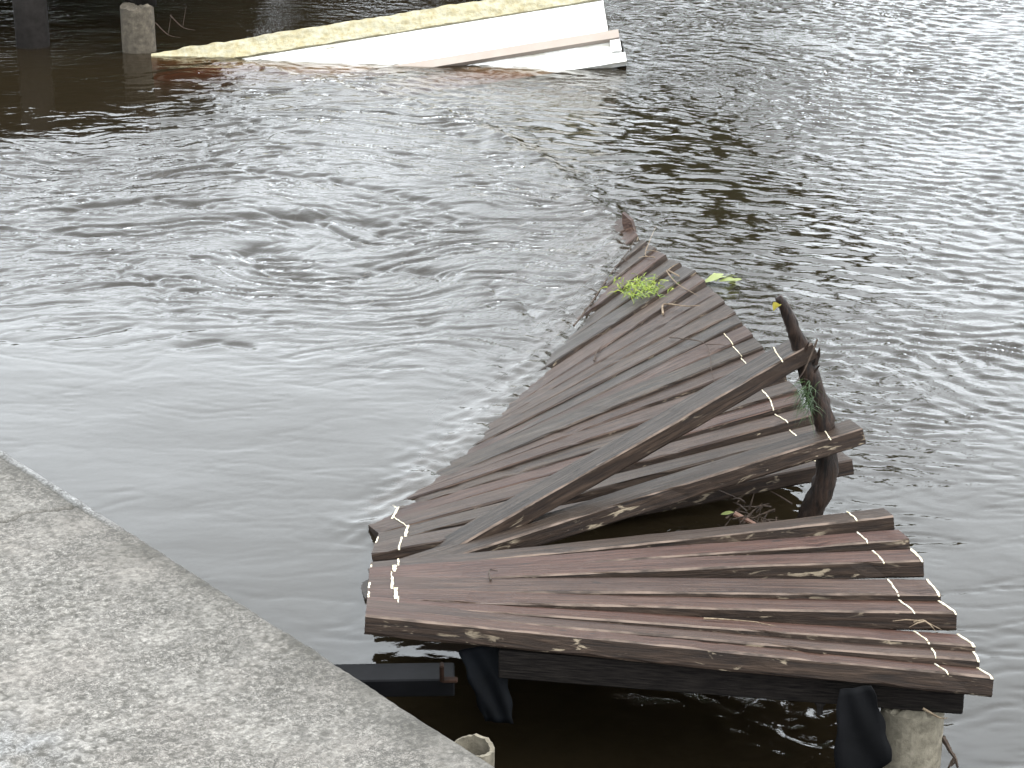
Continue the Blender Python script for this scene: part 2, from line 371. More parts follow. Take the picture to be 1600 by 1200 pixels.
crack_s = 2.03 + .25 * T + .05 * perlin(T / .10, T * 0 + .5, 66) + .015 * perlin(T / .02, T * 0 + .5, 67)
crack = np.exp(-((S - crack_s) / .006) ** 2) * smooth(.55, .3, T)
hq -= .014 * crack
gro_t = .040 + .006 * perlin(S / .09, S * 0 + .3, 68)
groove = np.exp(-((T - gro_t) / .005) ** 2) * smooth(1.75, 1.95, S + .2 * n_c)
hq -= .010 * groove
edge = np.clip(1 - T / .030, 0, 1); hq -= .020 * edge ** 2.2 + .010 * edge * np.clip(n_c + .5 * n_e, 0, 1)
wob = (.003 * perlin(S / .22, S * 0, 69) + .003 * perlin(S / .05, S * 0, 70)) * np.clip(1 - T / .1, 0, 1)
PX = QA.x + S * qd.x + (T + wob) * qn.x; PY = QA.y + S * qd.y + (T + wob) * qn.y
cq = np.stack([PX, PY, .55 + hq * smooth(.05, .012, np.gradient(qs))[None, :]], -1)
skirt = cq[0].copy(); skirt[:, 2] = -1.3
verts = np.concatenate([skirt[None], cq]); nyq, nxq = verts.shape[:2]; iq = np.arange(nyq * nxq).reshape(nyq, nxq)
fq = np.stack([iq[:-1, :-1], iq[1:, :-1], iq[1:, 1:], iq[:-1, 1:]], -1).reshape(-1, 4)
meq = bpy.data.meshes.new('quay'); meq.vertices.add(nyq * nxq); meq.vertices.foreach_set('co', verts.astype(np.float32).ravel())
lq = fq.astype(np.int32).ravel(); meq.loops.add(len(lq)); meq.loops.foreach_set('vertex_index', lq)
meq.polygons.add(len(fq)); meq.polygons.foreach_set('loop_start', np.arange(0, len(lq), 4, dtype=np.int32)); meq.polygons.foreach_set('loop_total', np.full(len(fq), 4, np.int32))
meq.update(calc_edges=True)
def vattr(m, name, arr): a = m.attributes.new(name, 'FLOAT', 'POINT'); a.data.foreach_set('value', np.concatenate([arr[:1], arr]).astype(np.float32).ravel())
vattr(meq, 'pit', np.clip(pit * rough * 3.2 + crack * 1.5 + groove * 1.5, 0, 1))
vattr(meq, 'weather', np.clip(np.exp(-T / .15) * (.95 + .9 * n_c) , 0, 1) * (1 - .75 * smooth(1.7, 2.0, S) * (T < gro_t)))
vattr(meq, 'pale', np.clip(smooth(1.75, 2.0, S) * smooth(.004, 0, T - gro_t) + np.exp(-(((S - .86) / .15) ** 2 + ((T - .90) / .13) ** 2)) * np.clip(.7 + 1.3 * n_c + .8 * n_e, 0, 1), 0, 1))
s = NT('pitted_quay_concrete'); vq = s.coord('Object')
def att(nm): a = s.n('Attribute'); a.attribute_name = nm; return a.outputs['Fac']
a1 = s.noise(vq, 85, 4, .65, .6); a2 = s.noise(vq, 2.3, 4, .55); a3 = s.noise(vq, 150, 3, .6); a4 = s.noise(vq, 9, 4, .6)
c = s.ramp(a1, [(.34, (.068, .062, .054)), (.48, (.124, .115, .103)), (.62, (.180, .170, .154))])
c = s.mix(s.ramp(a2, [(.42, 0), (.60, .55)]), c, (.140, .126, .112)); c = s.mix(s.ramp(a4, [(.5, 0), (.7, .4)]), c, (.086, .081, .073))
c = s.mix(s.math('MULTIPLY', att('weather'), .92), c, (.040, .037, .031))
c = s.mix(s.math('MULTIPLY', att('pale'), .62), c, (.175, .178, .180))
vo = s.n('TexVoronoi'); vo.inputs['Scale'].default_value = 84; s.l(vq, vo.inputs['Vector'])
vb = s.ramp(vo.outputs['Color'], [(.1, .55), (.5, 1.0), (.9, 1.25)]); c = s.mix(.75, c, vb, 'MULTIPLY')
def worm(sc, w, off):
    mp_ = s.n('Mapping'); mp_.inputs['Location'].default_value = (off, off, off); s.l(vq, mp_.inputs['Vector'])
    n_ = s.noise(mp_.outputs[0], sc, 2, .55, .8); return s.ramp(s.math('ABSOLUTE', s.math('SUBTRACT', n_, .5)), [(0, 1), (w, 0)])
wm = s.math('MULTIPLY', s.math('MAXIMUM', worm(50, .052, 3), worm(92, .058, 9)), s.ramp(s.noise(vq, 6, 3, .6), [(.36, .25), (.58, 1)]))
c = s.mix(s.math('MULTIPLY', wm, .92), c, (.026, .024, .021))
c = s.mix(s.math('MULTIPLY', att('pit'), .70), c, (.030, .028, .023))
mq = s.bsdf(c, .9, .25, a3, .5, .004); meq.materials.append(mq)
quay = tag(link(bpy.data.objects.new('quay', meq)), 'rough pitted grey concrete quay in the lower left corner', None, kind='structure')

# ------------------------------------------------------------------ collapsed boardwalk
PL = [  # near upper edge of every plank: left end, right end (metres)
((-.419,5.814,.500),(1.305,5.450,.500)), ((-.425,5.936,.460),(1.291,5.569,.488)), ((-.431,6.044,.420),(1.300,5.678,.476)), ((-.436,6.156,.380),(1.289,5.900,.464)),
((-.443,6.282,.340),(1.268,6.039,.452)), ((-.449,6.415,.300),(1.261,6.297,.440)), ((-.456,6.541,.260),(1.247,6.473,.428)), ((-.462,6.673,.220),(1.229,6.675,.416)),
((-.479,7.005,.120),(1.211,7.441,.280)), ((-.475,7.154,.085),(1.166,7.737,.270)), ((-.470,7.322,.050),(1.142,7.918,.262)), ((-.463,7.483,.015),(1.104,8.067,.254)),
((-.455,7.598,0),(1.106,8.207,.246)), ((-.445,7.672,0),(1.082,8.385,.238)), ((-.417,7.729,0),(1.048,8.590,.230)), ((-.360,7.804,0),(1.028,8.744,.222)),
((-.311,7.905,0),(1.003,8.910,.214)), ((-.269,7.984,0),(.976,9.099,.205)), ((-.229,8.126,0),(.962,9.240,.195)), ((-.181,8.247,0),(.930,9.409,.185)),
((-.123,8.384,0),(.909,9.557,.172)), ((-.052,8.545,0),(.872,9.768,.160)), ((.087,8.974,0),(.844,9.963,.140)), ((.190,9.304,0),(.787,10.154,.120)),
((.289,9.674,0),(.732,10.329,.100)), ((.372,10.006,0),(.693,10.489,.080)), ((.460,10.349,0),(.657,10.667,.055)), ((.529,10.673,0),(.626,10.848,.030)),
((-.45,10.05,-.22),(.598,11.00,.022)), ((-.62,10.35,-.25),(.560,11.17,.004)), ((-.78,10.70,-.27),(.490,11.45,-.024)), ((-.93,11.05,-.28),(.425,11.66,-.030)), ((-1.05,11.40,-.28),(.350,11.88,-.036))]
PLEN, PWID, PTHK = 1.752, .146, .056
ENDS = []
for i, (l, r) in enumerate(PL):
    l, r = Vector(l), Vector(r); d = (l - r).normalized()
    if i >= 11: l = r + d * PLEN
    ENDS.append((l, r))
deck = empty('collapsed_boardwalk', (.4, 6.0, 0), 'collapsed boardwalk of dark brown planks twisted like a fan into the river', 'boardwalk')

def plank_mesh(length, wid, thk, seed, nseg=30, sk0=0.0, sk1=0.0):
    """x runs along the plank from its left end, y across away from the viewer, z up; origin at the near upper left corner"""
    rnd = random.Random(seed); c = .0055
    prof = [(c, 0, 2), (wid - c, 0, 2), (wid, -c, 1), (wid, -thk + c, 1), (wid - c, -thk, 1), (c, -thk, 1), (0, -thk + c, 2), (0, -c, 2)]
    vs, fs, mi = [], [], []
    ph = [rnd.random() * 9 for _ in range(8)]; bow = rnd.uniform(-.006, .006); side = rnd.uniform(-.004, .004)
    for k in range(nseg + 1):
        t = k / nseg; x = t * length
        bz = bow * 4 * t * (1 - t); by = side * 4 * t * (1 - t)
        for j, (y, z, e) in enumerate(prof):
            wob = .0013 * math.sin(13 * t + ph[j]) + .0009 * rnd.uniform(-1, 1)
            nick = -.007 * max(0, rnd.random() - .86) / .14 if j in (0, 7, 6, 5) else 0
            xs_ = x + y * (sk0 * max(0, 1 - t * 6) + sk1 * max(0, t * 6 - 5))
            vs.append((xs_, y + by + (wob - nick if j in (0, 7) else wob), z + bz + wob * .5 + (nick if j in (0,) else 0) - (nick if j == 6 else 0)))
    for k in range(nseg):
        for j in range(8):
            a, b = k * 8 + j, k * 8 + (j + 1) % 8
            fs.append((a, b, b + 8, a + 8)); mi.append({0: 0, 1: 2, 7: 2, 5: 1, 3: 1}.get(j, 1))
    fs.append(tuple(range(8))[::-1]); mi.append(1); fs.append(tuple(nseg * 8 + j for j in range(8))); mi.append(1)
    fs = [tuple(reversed(f)) for f in fs]
    return vs, fs, mi

def plank_frame(l, r, across):
    ex = (r - l).normalized(); ey = (across - ex * across.dot(ex)).normalized(); ez = ex.cross(ey)
    if ez.z < 0: ey = -ey; ez = ex.cross(ey)
    m = Matrix((ex, ey, ez)).transposed().to_4x4(); m.translation = l
    return m

def cord(parent, x, wid, seed, w=.008, lean=0.0):
    """a flat frayed tie lying over a plank from edge to edge and a little down its near side"""
    rnd = random.Random(seed); vs, fs = [], []; n = 9
    for k in range(n):
        t = k / (n - 1); y = -.004 + t * (wid - .002); z = .0006 if k else -.006
        hw = w * .5 * (.6 + .8 * rnd.random()); cx = x + lean * y + .0016 * rnd.uniform(-1, 1)
        vs += [(cx - hw, y, z), (cx + hw, y, z), (cx + hw, y, z + .0025), (cx - hw, y, z + .0025)]
    for k in range(n - 1):
        for j in range(4):
            a, b = k * 4 + j, k * 4 + (j + 1) % 4; fs.append((a, a + 4, b + 4, b))
    fs += [(0, 1, 2, 3), tuple((n - 1) * 4 + j for j in (3, 2, 1, 0))]
    me = bpy.data.meshes.new('cord'); me.from_pydata(vs, [], fs); me.materials.append(M_CORD); me.update()
    return link(bpy.data.objects.new('cord', me), parent)

rolls = {}
for i, (l, r) in enumerate(ENDS):
    j0, j1 = (i, i + 1) if i + 1 < len(ENDS) else (i - 1, i)
    if i == 7: j0, j1 = 6, 7
    wl = .85 if i < 8 else .6
    a = (ENDS[j1][0] - ENDS[j0][0]) * wl + (ENDS[j1][1] - ENDS[j0][1]) * (1 - wl)
    if i > 0 and i not in (7, 8):
        a = a * .5 + .5 * ((ENDS[i][0] - ENDS[i - 1][0]) * wl + (ENDS[i][1] - ENDS[i - 1][1]) * (1 - wl))
    m = plank_frame(l, r, a)
    rr = random.Random(100 + i); m = m @ Matrix.Rotation(math.radians(rr.uniform(-2.2, 2.2) - (3.2 if i > 7 else 0)), 4, 'X')
    L = (r - l).length
    wid = ({2: .172, 4: .178}.get(i, PWID) if i < 8 else .146) + rr.uniform(-.004, .003)
    ex, ey = m.col[0].xyz, m.col[1].xyz; dR, dL = ENDS[j1][1] - ENDS[j0][1], ENDS[j1][0] - ENDS[j0][0]
    sk1 = max(-1.1, min(1.1, dR.dot(ex) / max(.05, dR.dot(ey)))); sk0 = max(-.6, min(.6, dL.dot(ex) / max(.05, dL.dot(ey)))) if i < 12 else 0
    vs, fs, mi = plank_mesh(L, wid, PTHK, i, 30, sk0, sk1)
    pk = mesh_obj('plank', vs, fs, [M_TOP_RED, M_SIDE, M_EDGE] if i < 8 else [M_TOP, M_SIDE, M_TOP], deck, mi, matrix=m)
    if i < 14: cord(pk, L - .125 + rr.uniform(-.006, .006), wid, 200 + i, .0042, sk1)
    elif i < 17: cord(pk, L - .115, wid, 200 + i, .003, sk1)
    if i < 6: cord(pk, L - .005, wid, 300 + i, .0065, sk1)
    if 1 < i < 13: cord(pk, .085 + .012 * math.sin(i) + (.02 if i > 8 else 0), wid, 400 + i, .007 + .004 * math.sin(i * 2.3), sk0)
    if i in (3, 4, 7, 9): cord(pk, .003, wid * .6, 450 + i, .005, sk0)

vs = [(.585, 10.84, -.05), (.640, 10.82, -.05), (.605, 10.89, .055), (.560, 10.925, .085), (.560, 10.90, .040)]
vs = [(x - .004, y + .10, z) for x, y, z in vs]; vs = vs + [(x + .012, y + .03, z) for x, y, z in vs]
fs = [(0, 1, 2, 3, 4), (9, 8, 7, 6, 5)] + [((k + 1) % 5, k, k + 5, (k + 1) % 5 + 5) for k in range(5)]
mesh_obj('splintered_stub', [local(deck, v) for v in vs], fs, M_TOP, deck)

def loose(name, l, r, across, label, seed):
    l, r = Vector(l), Vector(r); l = r + (l - r).normalized() * PLEN
    e = empty(name, (l + r) / 2, label, 'plank'); m = plank_frame(l, r, Vector(across))
    vs, fs, mi = plank_mesh(PLEN, .145, .060, seed)
    b = mesh_obj('board', vs, fs, [M_TOP, M_SIDE, M_EDGE], e, mi, matrix=m)
    cord(b, PLEN - .12, .145, seed + 9, .0035, .12)
    return b
loose('loose_plank', (-.175, 6.976, .170), (1.025, 7.287, .780), (-.30, .93, -.16), 'loose plank propped steeply across the fan against the dark driftwood post', 901)
loose('loose_plank', (-.118, 6.899, .190), (1.201, 7.203, .500), (-.05, .95, -.12), 'thick loose plank sprung up over the dark gap in the boardwalk', 902)

# cross beam under the near planks, its bolt, the stub and the bracket
def box(name, c, size, mat, parent=None, rot=(0, 0, 0), bev=.004):
    bm = bmesh.new(); bmesh.ops.create_cube(bm, size=1); bmesh.ops.scale(bm, vec=size, verts=bm.verts)
    bmesh.ops.bevel(bm, geom=bm.edges[:], offset=bev, segments=1, affect='EDGES')
    me = bpy.data.meshes.new(name); bm.to_mesh(me); bm.free(); me.materials.append(mat)
    o = bpy.data.objects.new(name, me); link(o, parent); o.location = local(parent, c); o.rotation_euler = rot
    return o
bang = math.atan2(-.20, 1.24)
box('cross_beam', (.61, 5.665, .388), (1.30, .09, .088), M_BEAM_SHADE, deck, (0, 0, bang))
box('stub_beam', (-.50, 5.60, .405), (.68, .10, .055), M_RUBBER_AND_SHADE, deck, (0, 0, .03))  # timber stub, near-black: the shade under the planks is in its colour
vs, fs = tube([(0, 0, .05), (0, 0, -.012)], [.016, .016], 8); v2, f2 = tube([(0, 0, -.012), (0, 0, -.045)], [.0095, .0085], 8)
fs += [tuple(a + len(vs) for a in f) for f in f2]; vs += v2
mesh_obj('bolt', [Vector(v) + local(deck, (.862, 5.60, .345)) for v in vs], fs, M_BLACK, deck)
box('bracket', (-.193, 5.535, .468), (.012, .03, .052), M_RUST_SHADE, deck); 
box('bracket', (-.172, 5.535, .444), (.046, .03, .008), M_RUST_SHADE, deck)

# ------------------------------------------------------------------ piles
def pile(name, x, y, r, z0, z1, label, mat, group, seed, tilt=(0, 0), rag=.012, hollow=False):
    rnd = random.Random(seed); e = empty(name, (x, y, z0), label, 'pile', group); n = 40; vs, fs = [], []
    lv = [0, .3, .55, .75, .88, .95, 1.0]
    for t in lv:
        for k in range(n):
            a = 2 * math.pi * k / n; rr = r * (1 + .012 * math.sin(3 * a + seed) + .008 * rnd.uniform(-1, 1))
            z = (z1 - z0) * t
            if t == 1: z += rag * (math.sin(2 * a + seed) * .6 + rnd.uniform(-.7, .3)); rr *= .985
            vs.append((rr * math.cos(a) + tilt[0] * z, rr * math.sin(a) + tilt[1] * z, z))
    for i in range(len(lv) - 1):
        for k in range(n):
            fs.append((i * n + k, i * n + (k + 1) % n, (i + 1) * n + (k + 1) % n, (i + 1) * n + k))
    top = len(lv) - 1
    if hollow:
        for dz, f in ((0, .86), (-.25, .84)):
            for k in range(n):
                a = 2 * math.pi * k / n; b = vs[top * n + k]; vs.append((b[0] * f, b[1] * f, b[2] + dz))
        for i in (top, top + 1):
            for k in range(n): fs.append((i * n + k, i * n + (k + 1) % n, (i + 1) * n + (k + 1) % n, (i + 1) * n + k))
        fs.append(tuple((top + 2) * n + k for k in range(n)))
    else:
        for k in range(n):
            b = vs[top * n + k]; vs.append((b[0] * .80, b[1] * .80, b[2] + rnd.uniform(-.004, .014)))
        for k in range(n): fs.append((top * n + k, top * n + (k + 1) % n, (top + 1) * n + (k + 1) % n, (top + 1) * n + k))
        vs.append((tilt[0] * (z1 - z0), tilt[1] * (z1 - z0), z1 - z0 + .012)); c = len(vs) - 1
        for k in range(n): fs.append(((top + 1) * n + k, (top + 1) * n + (k + 1) % n, c))
    mesh_obj('shaft', vs, fs, mat, e, smooth=False)
    return e
pile('concrete_pile', 1.121, 5.60, .089, -1.3, .338, 'pale round concrete pile under the near right corner of the boardwalk', M_PILE, None, 3)
pile('pipe_pile', -.140, 5.38, .062, -1.3, .325, 'broken hollow pile with a pale rim beside the quay edge', M_PILE, None, 5, (.02, 0), .008, True)

# rubber and plastic sheets hanging under the deck
def sheet(name, quad, mat, label, cat, seed, nx_=10, ny_=14):
    q = [Vector(p) for p in quad]; e_ = q[0].lerp(q[1], .5); vs, fs = [], []
    nrm = (q[1] - q[0]).cross(q[3] - q[0]).normalized(); rnd = random.Random(seed)
    for side in (0, 1):
        for j in range(ny_ + 1):
            for i in range(nx_ + 1):
                u, v_ = i / nx_, j / ny_; p = q[0].lerp(q[1], u).lerp(q[3].lerp(q[2], u), v_)
                p = p + nrm * (.010 * math.sin(u * 5 + v_ * 3 + seed) * v_ + .006 * math.sin(u * 11 - v_ * 6) - .006 * side)
                if i in (0, nx_): p = p + (q[1] - q[0]).normalized() * .004 * math.sin(v_ * 17 + seed + i)
                vs.append(p - e_)
    W = nx_ + 1; off = W * (ny_ + 1)
    for j in range(ny_):
        for i in range(nx_):
            a = j * W + i; fs.append((a, a + 1, a + W + 1, a + W)); fs.append((off + a, off + a + W, off + a + W + 1, off + a + 1))
    ring = [i for i in range(W)] + [j * W + nx_ for j in range(1, ny_ + 1)] + [ny_ * W + i for i in range(nx_ - 1, -1, -1)] + [j * W for j in range(ny_ - 1, 0, -1)]
    for a, b in zip(ring, ring[1:] + ring[:1]): fs.append((b, a, off + a, off + b))
    o = mesh_obj(name, vs, fs, mat, None, smooth=True); o.location = e_
    return tag(o, label, cat)
sheet('rubber_sheet', [(.895, 5.49, .440), (.980, 5.46, .470), (1.046, 5.43, .255), (.885, 5.42, .12)], M_RUBBER_AND_SHADE, 'black rubber sheet hanging in front of the near right concrete pile', 'rubber sheet', 2)
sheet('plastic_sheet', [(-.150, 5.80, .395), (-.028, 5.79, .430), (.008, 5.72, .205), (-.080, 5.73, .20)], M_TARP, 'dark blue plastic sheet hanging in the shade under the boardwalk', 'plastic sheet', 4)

# ------------------------------------------------------------------ driftwood post with weed and leaf
post = empty('driftwood_post', (1.045, 7.28, 0), 'crooked dark driftwood post standing in the water at the broken plank ends', 'driftwood')
pc = [(.903,7.300,.942),(.932,7.300,.894),(.961,7.300,.824),(.992,7.310,.750),(1.028,7.310,.644),(1.063,7.310,.549),(1.086,7.300,.469),(1.094,7.290,.393),(1.096,7.280,.305),(1.080,7.280,.222),(1.040,7.29,.115),(.99,7.30,-.05),(.96,7.3,-.4)]
pr = [.013, .020, .024, .028, .034, .036, .037, .037, .039, .041, .041, .044, .05]
cp = [local(post, p) for p in curve_pts(pc, 4)]; rad = list(np.interp(np.arange(len(cp)) / 4, range(len(pr)), pr))
vs, fs = tube(cp, rad, 14, .15, True, 8); mesh_obj('trunk', vs, fs, M_BARK, post, smooth=True)
for (p0, p1, r0) in (((1.040, 7.29, .70), (1.050, 7.28, .765), .008), ((.985, 7.29, .72), (1.012, 7.27, .790), .007), ((1.030, 7.29, .660), (1.052, 7.27, .705), .006), ((1.04, 7.3, .62), (1.0, 7.27, .655), .008)):
    vs, fs = tube([local(post, p0), local(post, tuple((a + b) / 2 + .003 for a, b in zip(p0, p1))), local(post, p1)], [r0, r0 * .8, r0 * .3], 6, .2)
    mesh_obj('broken_snag', vs, fs, M_BARK, post)

def blades(name, base, spread, n, length, width, mat, label, cat, seed, bias=(0, 0, .4), droop=.5, up=.0):
    rnd = random.Random(seed); vs, fs = [], []
    for _ in range(n):
        p = Vector((rnd.gauss(0, spread[0]), rnd.gauss(0, spread[1]), rnd.gauss(0, spread[2]) + up))
        d = Vector((rnd.gauss(0, 1), rnd.gauss(0, 1), rnd.gauss(0, .5))) + Vector(bias) * 1.5; d.normalize()
        sd_ = d.cross(Vector((rnd.gauss(0, 1), rnd.gauss(0, 1), 1))).normalized() * width * rnd.uniform(.6, 1.2)
        ln = length * rnd.uniform(.5, 1.25); k0 = len(vs)
        for k in range(4):
            t = k / 3; q = p + d * ln * t + Vector((0, 0, -droop * ln * t * t)); w_ = sd_ * (1 - t * .92)
            vs += [q - w_, q + w_]
        for k in range(3): fs.append((k0 + 2 * k, k0 + 2 * k + 1, k0 + 2 * k + 3, k0 + 2 * k + 2))
    o = mesh_obj(name, vs, fs, mat); o.location = base
    return tag(o, label, cat)
blades('weed_tuft', (1.012, 7.262, .60), (.016, .012, .030), 170, .055, .0013, M_MOSS, 'dark green weed caught on the driftwood post', None, 31, (-.45, -.2, -.3), .5)['kind'] = 'stuff'
blades('grass_tuft', (.590, 9.80, .112), (.060, .070, .008), 300, .055, .0030, M_GRASS, 'bright yellow green grass tuft lying on the far planks', None, 32, (.1, .1, .35), .55)['kind'] = 'stuff'

def leaf(name, c, ax, ay, mat, label, cat, parent=None, cup=.15):
    """oval leaf with a folded midrib"""
    ax, ay = Vector(ax), Vector(ay); nz = ax.cross(ay).normalized(); vs, fs = [], []; n = 6
    for k in range(n + 1):
        t = k / n; w_ = math.sin(math.pi * (t * .94 + .03)) ** .8
        for s_ in (-1, 0, 1): vs.append(ax * (t - .5) * 2 + ay * s_ * w_ + nz * (cup * ay.length * abs(s_) * w_ + .1 * ax.length * math.sin(t * 3)))
    for k in range(n):
        for j in (0, 1): fs.append((k * 3 + j, k * 3 + j + 1, k * 3 + j + 4, k * 3 + j + 3))
    o = mesh_obj(name, vs, fs, mat, parent, smooth=True); o.location = local(parent, c)
    if label: tag(o, label, cat)
    return o
leaf('yellow_leaf', (.897, 7.262, .915), (.010, -.012, .014), (.012, .006, -.006), M_YELLOW, 'small yellow leaf stuck on the tip of the driftwood post', 'leaf', cup=1.1)
lily = empty('floating_weed', (1.02, 10.15, .01), 'pale yellow green leaves floating beside the far planks', 'leaves')
for k in range(9):
    rr = random.Random(50 + k); a = rr.uniform(0, 6.28); ln = rr.uniform(.028, .05)
    leaf('leaf', (1.02 + rr.uniform(-.085, .075), 10.15 + rr.uniform(-.09, .09), .020 + .006 * rr.random()), (ln * math.cos(a), ln * math.sin(a), .008), (-.4 * ln * math.sin(a), .4 * ln * math.cos(a), .004), M_LILY, None, None, lily)

# twigs and straw left by the flood
def on_plank(i, fx_, fy_, h=.006):
    l, r = ENDS[i]; o = [c for c in deck.children if c.name.split('.')[0] == 'plank'][i]
    return o.parent.matrix_basis @ o.matrix_basis @ Vector((fx_ * PLEN, fy_ * PWID, h))
def twig(name, pts, r, mat, label, cat, seed, forks=()):
    cp_ = curve_pts(pts, 5); base = cp_[0]; n = len(cp_)
    vs, fs = tube([p - base for p in cp_], [r * (1 - .75 * k / (n - 1)) for k in range(n)], 5, .15, True, seed)
    for (a, dv) in forks:
        p = cp_[int(a * (n - 1))] - base; v2, f2 = tube([p, p + Vector(dv) * .5 + Vector((0, 0, .004)), p + Vector(dv)], [r * .6, r * .5, r * .2], 5)
        fs += [tuple(q + len(vs) for q in f) for f in f2]; vs += v2
    o = mesh_obj(name, vs, fs, mat); o.location = base
    return tag(o, label, cat)
P_ = [c for c in deck.children if c.name.split('.')[0] == 'plank']
def pt(i, a, b, h=.008):
    m = deck.matrix_basis @ P_[i].matrix_basis; return m @ Vector((a * (ENDS[i][1] - ENDS[i][0]).length, b * PWID, h))
twig('twig', [pt(23, .52, .2, .03), pt(24, .66, .3), pt(25, .80, .4), pt(26, .90, .1), pt(26, 1.02, .5, .03)], .0050, M_TWIG, 'black forked twig lying across the farthest planks', 'twig', 1, ((.35, (-.05, .02, .01)), (.55, (.05, -.06, .01)), (.2, (-.02, -.07, .01)), (.7, (.02, -.09, .012))))
twig('twig', [pt(18, .80, .4), pt(17, .84, .6, .02), pt(16, .89, .5, .014), pt(14, .86, .5, .012), pt(13, .84, .4, .010)], .0030, M_TWIG, 'thin dark twig curving over the middle planks above the propped plank', 'twig', 2, ((.5, (.10, -.05, .012)),))
twig('twig', [pt(20, .52, .1), pt(20, .58, .6, .012), pt(20, .65, 1.0)], .0040, M_TWIG, 'short dark stick on the planks below the grass tuft', 'twig', 3)
twig('dry_stem', [pt(22, .95, .2), pt(22, .98, .9, .03), pt(21, .97, .8, .02), pt(20, .965, .4, .012)], .0045, M_STRAW, 'pale crooked dry stem beside the grass tuft', 'stem', 4, ((.3, (.05, .04, .02)),))
twig('dry_stem', [pt(20, .84, .6), pt(20, .89, 1.0, .025), pt(19, .93, .8, .02), pt(19, .955, .5)], .0055, M_STRAW, 'pale bent dry stem in the wide crack below the grass tuft', 'stem', 5)
twig('dry_stem', [pt(24, .97, .2), pt(24, 1.0, .8, .015), pt(25, 1.02, .3, .03), pt(26, 1.10, .2, .02)], .0030, M_STRAW, 'thin straw sticking out past the far plank ends', 'stem', 6, ((.5, (.06, -.06, .01)), (.2, (-.05, -.05, .01))))
twig('dry_stem', [pt(3, .93, -.05, -.03), pt(3, .945, -.10, -.022), pt(3, .955, -.12, -.03), pt(3, .975, -.20, -.045)], .0035, M_STRAW, 'tangle of pale straw on the edge of a near plank', 'stem', 7, ((.2, (-.08, -.01, .004)), (.5, (-.05, -.02, -.01)), (.4, (.03, -.03, -.02))))
twig('dry_stem', [pt(2, .56, .7), pt(2, .60, .75), pt(2, .65, .70)], .0035, M_STRAW, 'straight pale straw lying on a grey near plank', 'stem', 8, ((.6, (.12, -.04, 0)),))
twig('dry_stem', [(1.13, 5.50, .375), (1.175, 5.49, .352), (1.20, 5.50, .345)], .004, M_STRAW, 'pale splinter on top of the near right concrete pile', 'stem', 9)
twig('twig', [(1.205, 5.57, .245), (1.228, 5.56, .205), (1.245, 5.56, .175), (1.225, 5.56, .150)], .008, M_TWIG, 'hooked black root sticking out of the near right pile', 'twig', 10, ((.55, (-.02, 0, -.05)), (.7, (.01, 0, -.04))))
twig('twig', [pt(4, .21, .8), pt(5, .22, .3, .016), pt(5, .235, .35, .01)], .004, M_TWIG, 'tiny dark twig near the left cord', 'twig', 11)
twig('twig', [(1.04, 7.27, .80), (1.0, 7.25, .70), (.97, 7.24, .655)], .004, M_TWIG, 'thin twig hanging off the driftwood post', 'twig', 12)

# nest of flood debris in the gap
nest = empty('debris_clump', (.86, 7.22, 0), 'clump of dark twigs and leaves caught in the gap beside the driftwood post', 'debris')
rn = random.Random(77); vs, fs = [], []
for k in range(70):
    a = Vector((rn.gauss(-.02, .05), rn.gauss(0, .05), abs(rn.gauss(.10, .07)))); d = Vector((rn.gauss(0, 1), rn.gauss(0, .8), rn.gauss(0, .6))).normalized() * rn.uniform(.04, .13)
    v2, f2 = tube([a - d * .5, a + Vector((0, 0, rn.uniform(0, .012))), a + d * .5], [.0035, .003, .001], 4)
    fs += [tuple(q + len(vs) for q in f) for f in f2]; vs += v2
mesh_obj('twigs', vs, fs, M_TWIG, nest)
vs, fs = tube([(-.09, -.04, .19), (-.02, -.05, .155), (.06, -.06, .10)], [.010, .007, .003], 6); mesh_obj('reed_stem', vs, fs, plain('brown_reed', (.10, .05, .035), (.16, .09, .06), 30), nest)
leaf('leaf', (.745, 7.17, .195), (.022, 0, .004), (0, .006, .004), M_LILY, None, None, nest)
leaf('leaf', (.93, 7.2, .10), (.02, .01, -.03), (.006, .004, .006), M_LILY, None, None, nest)

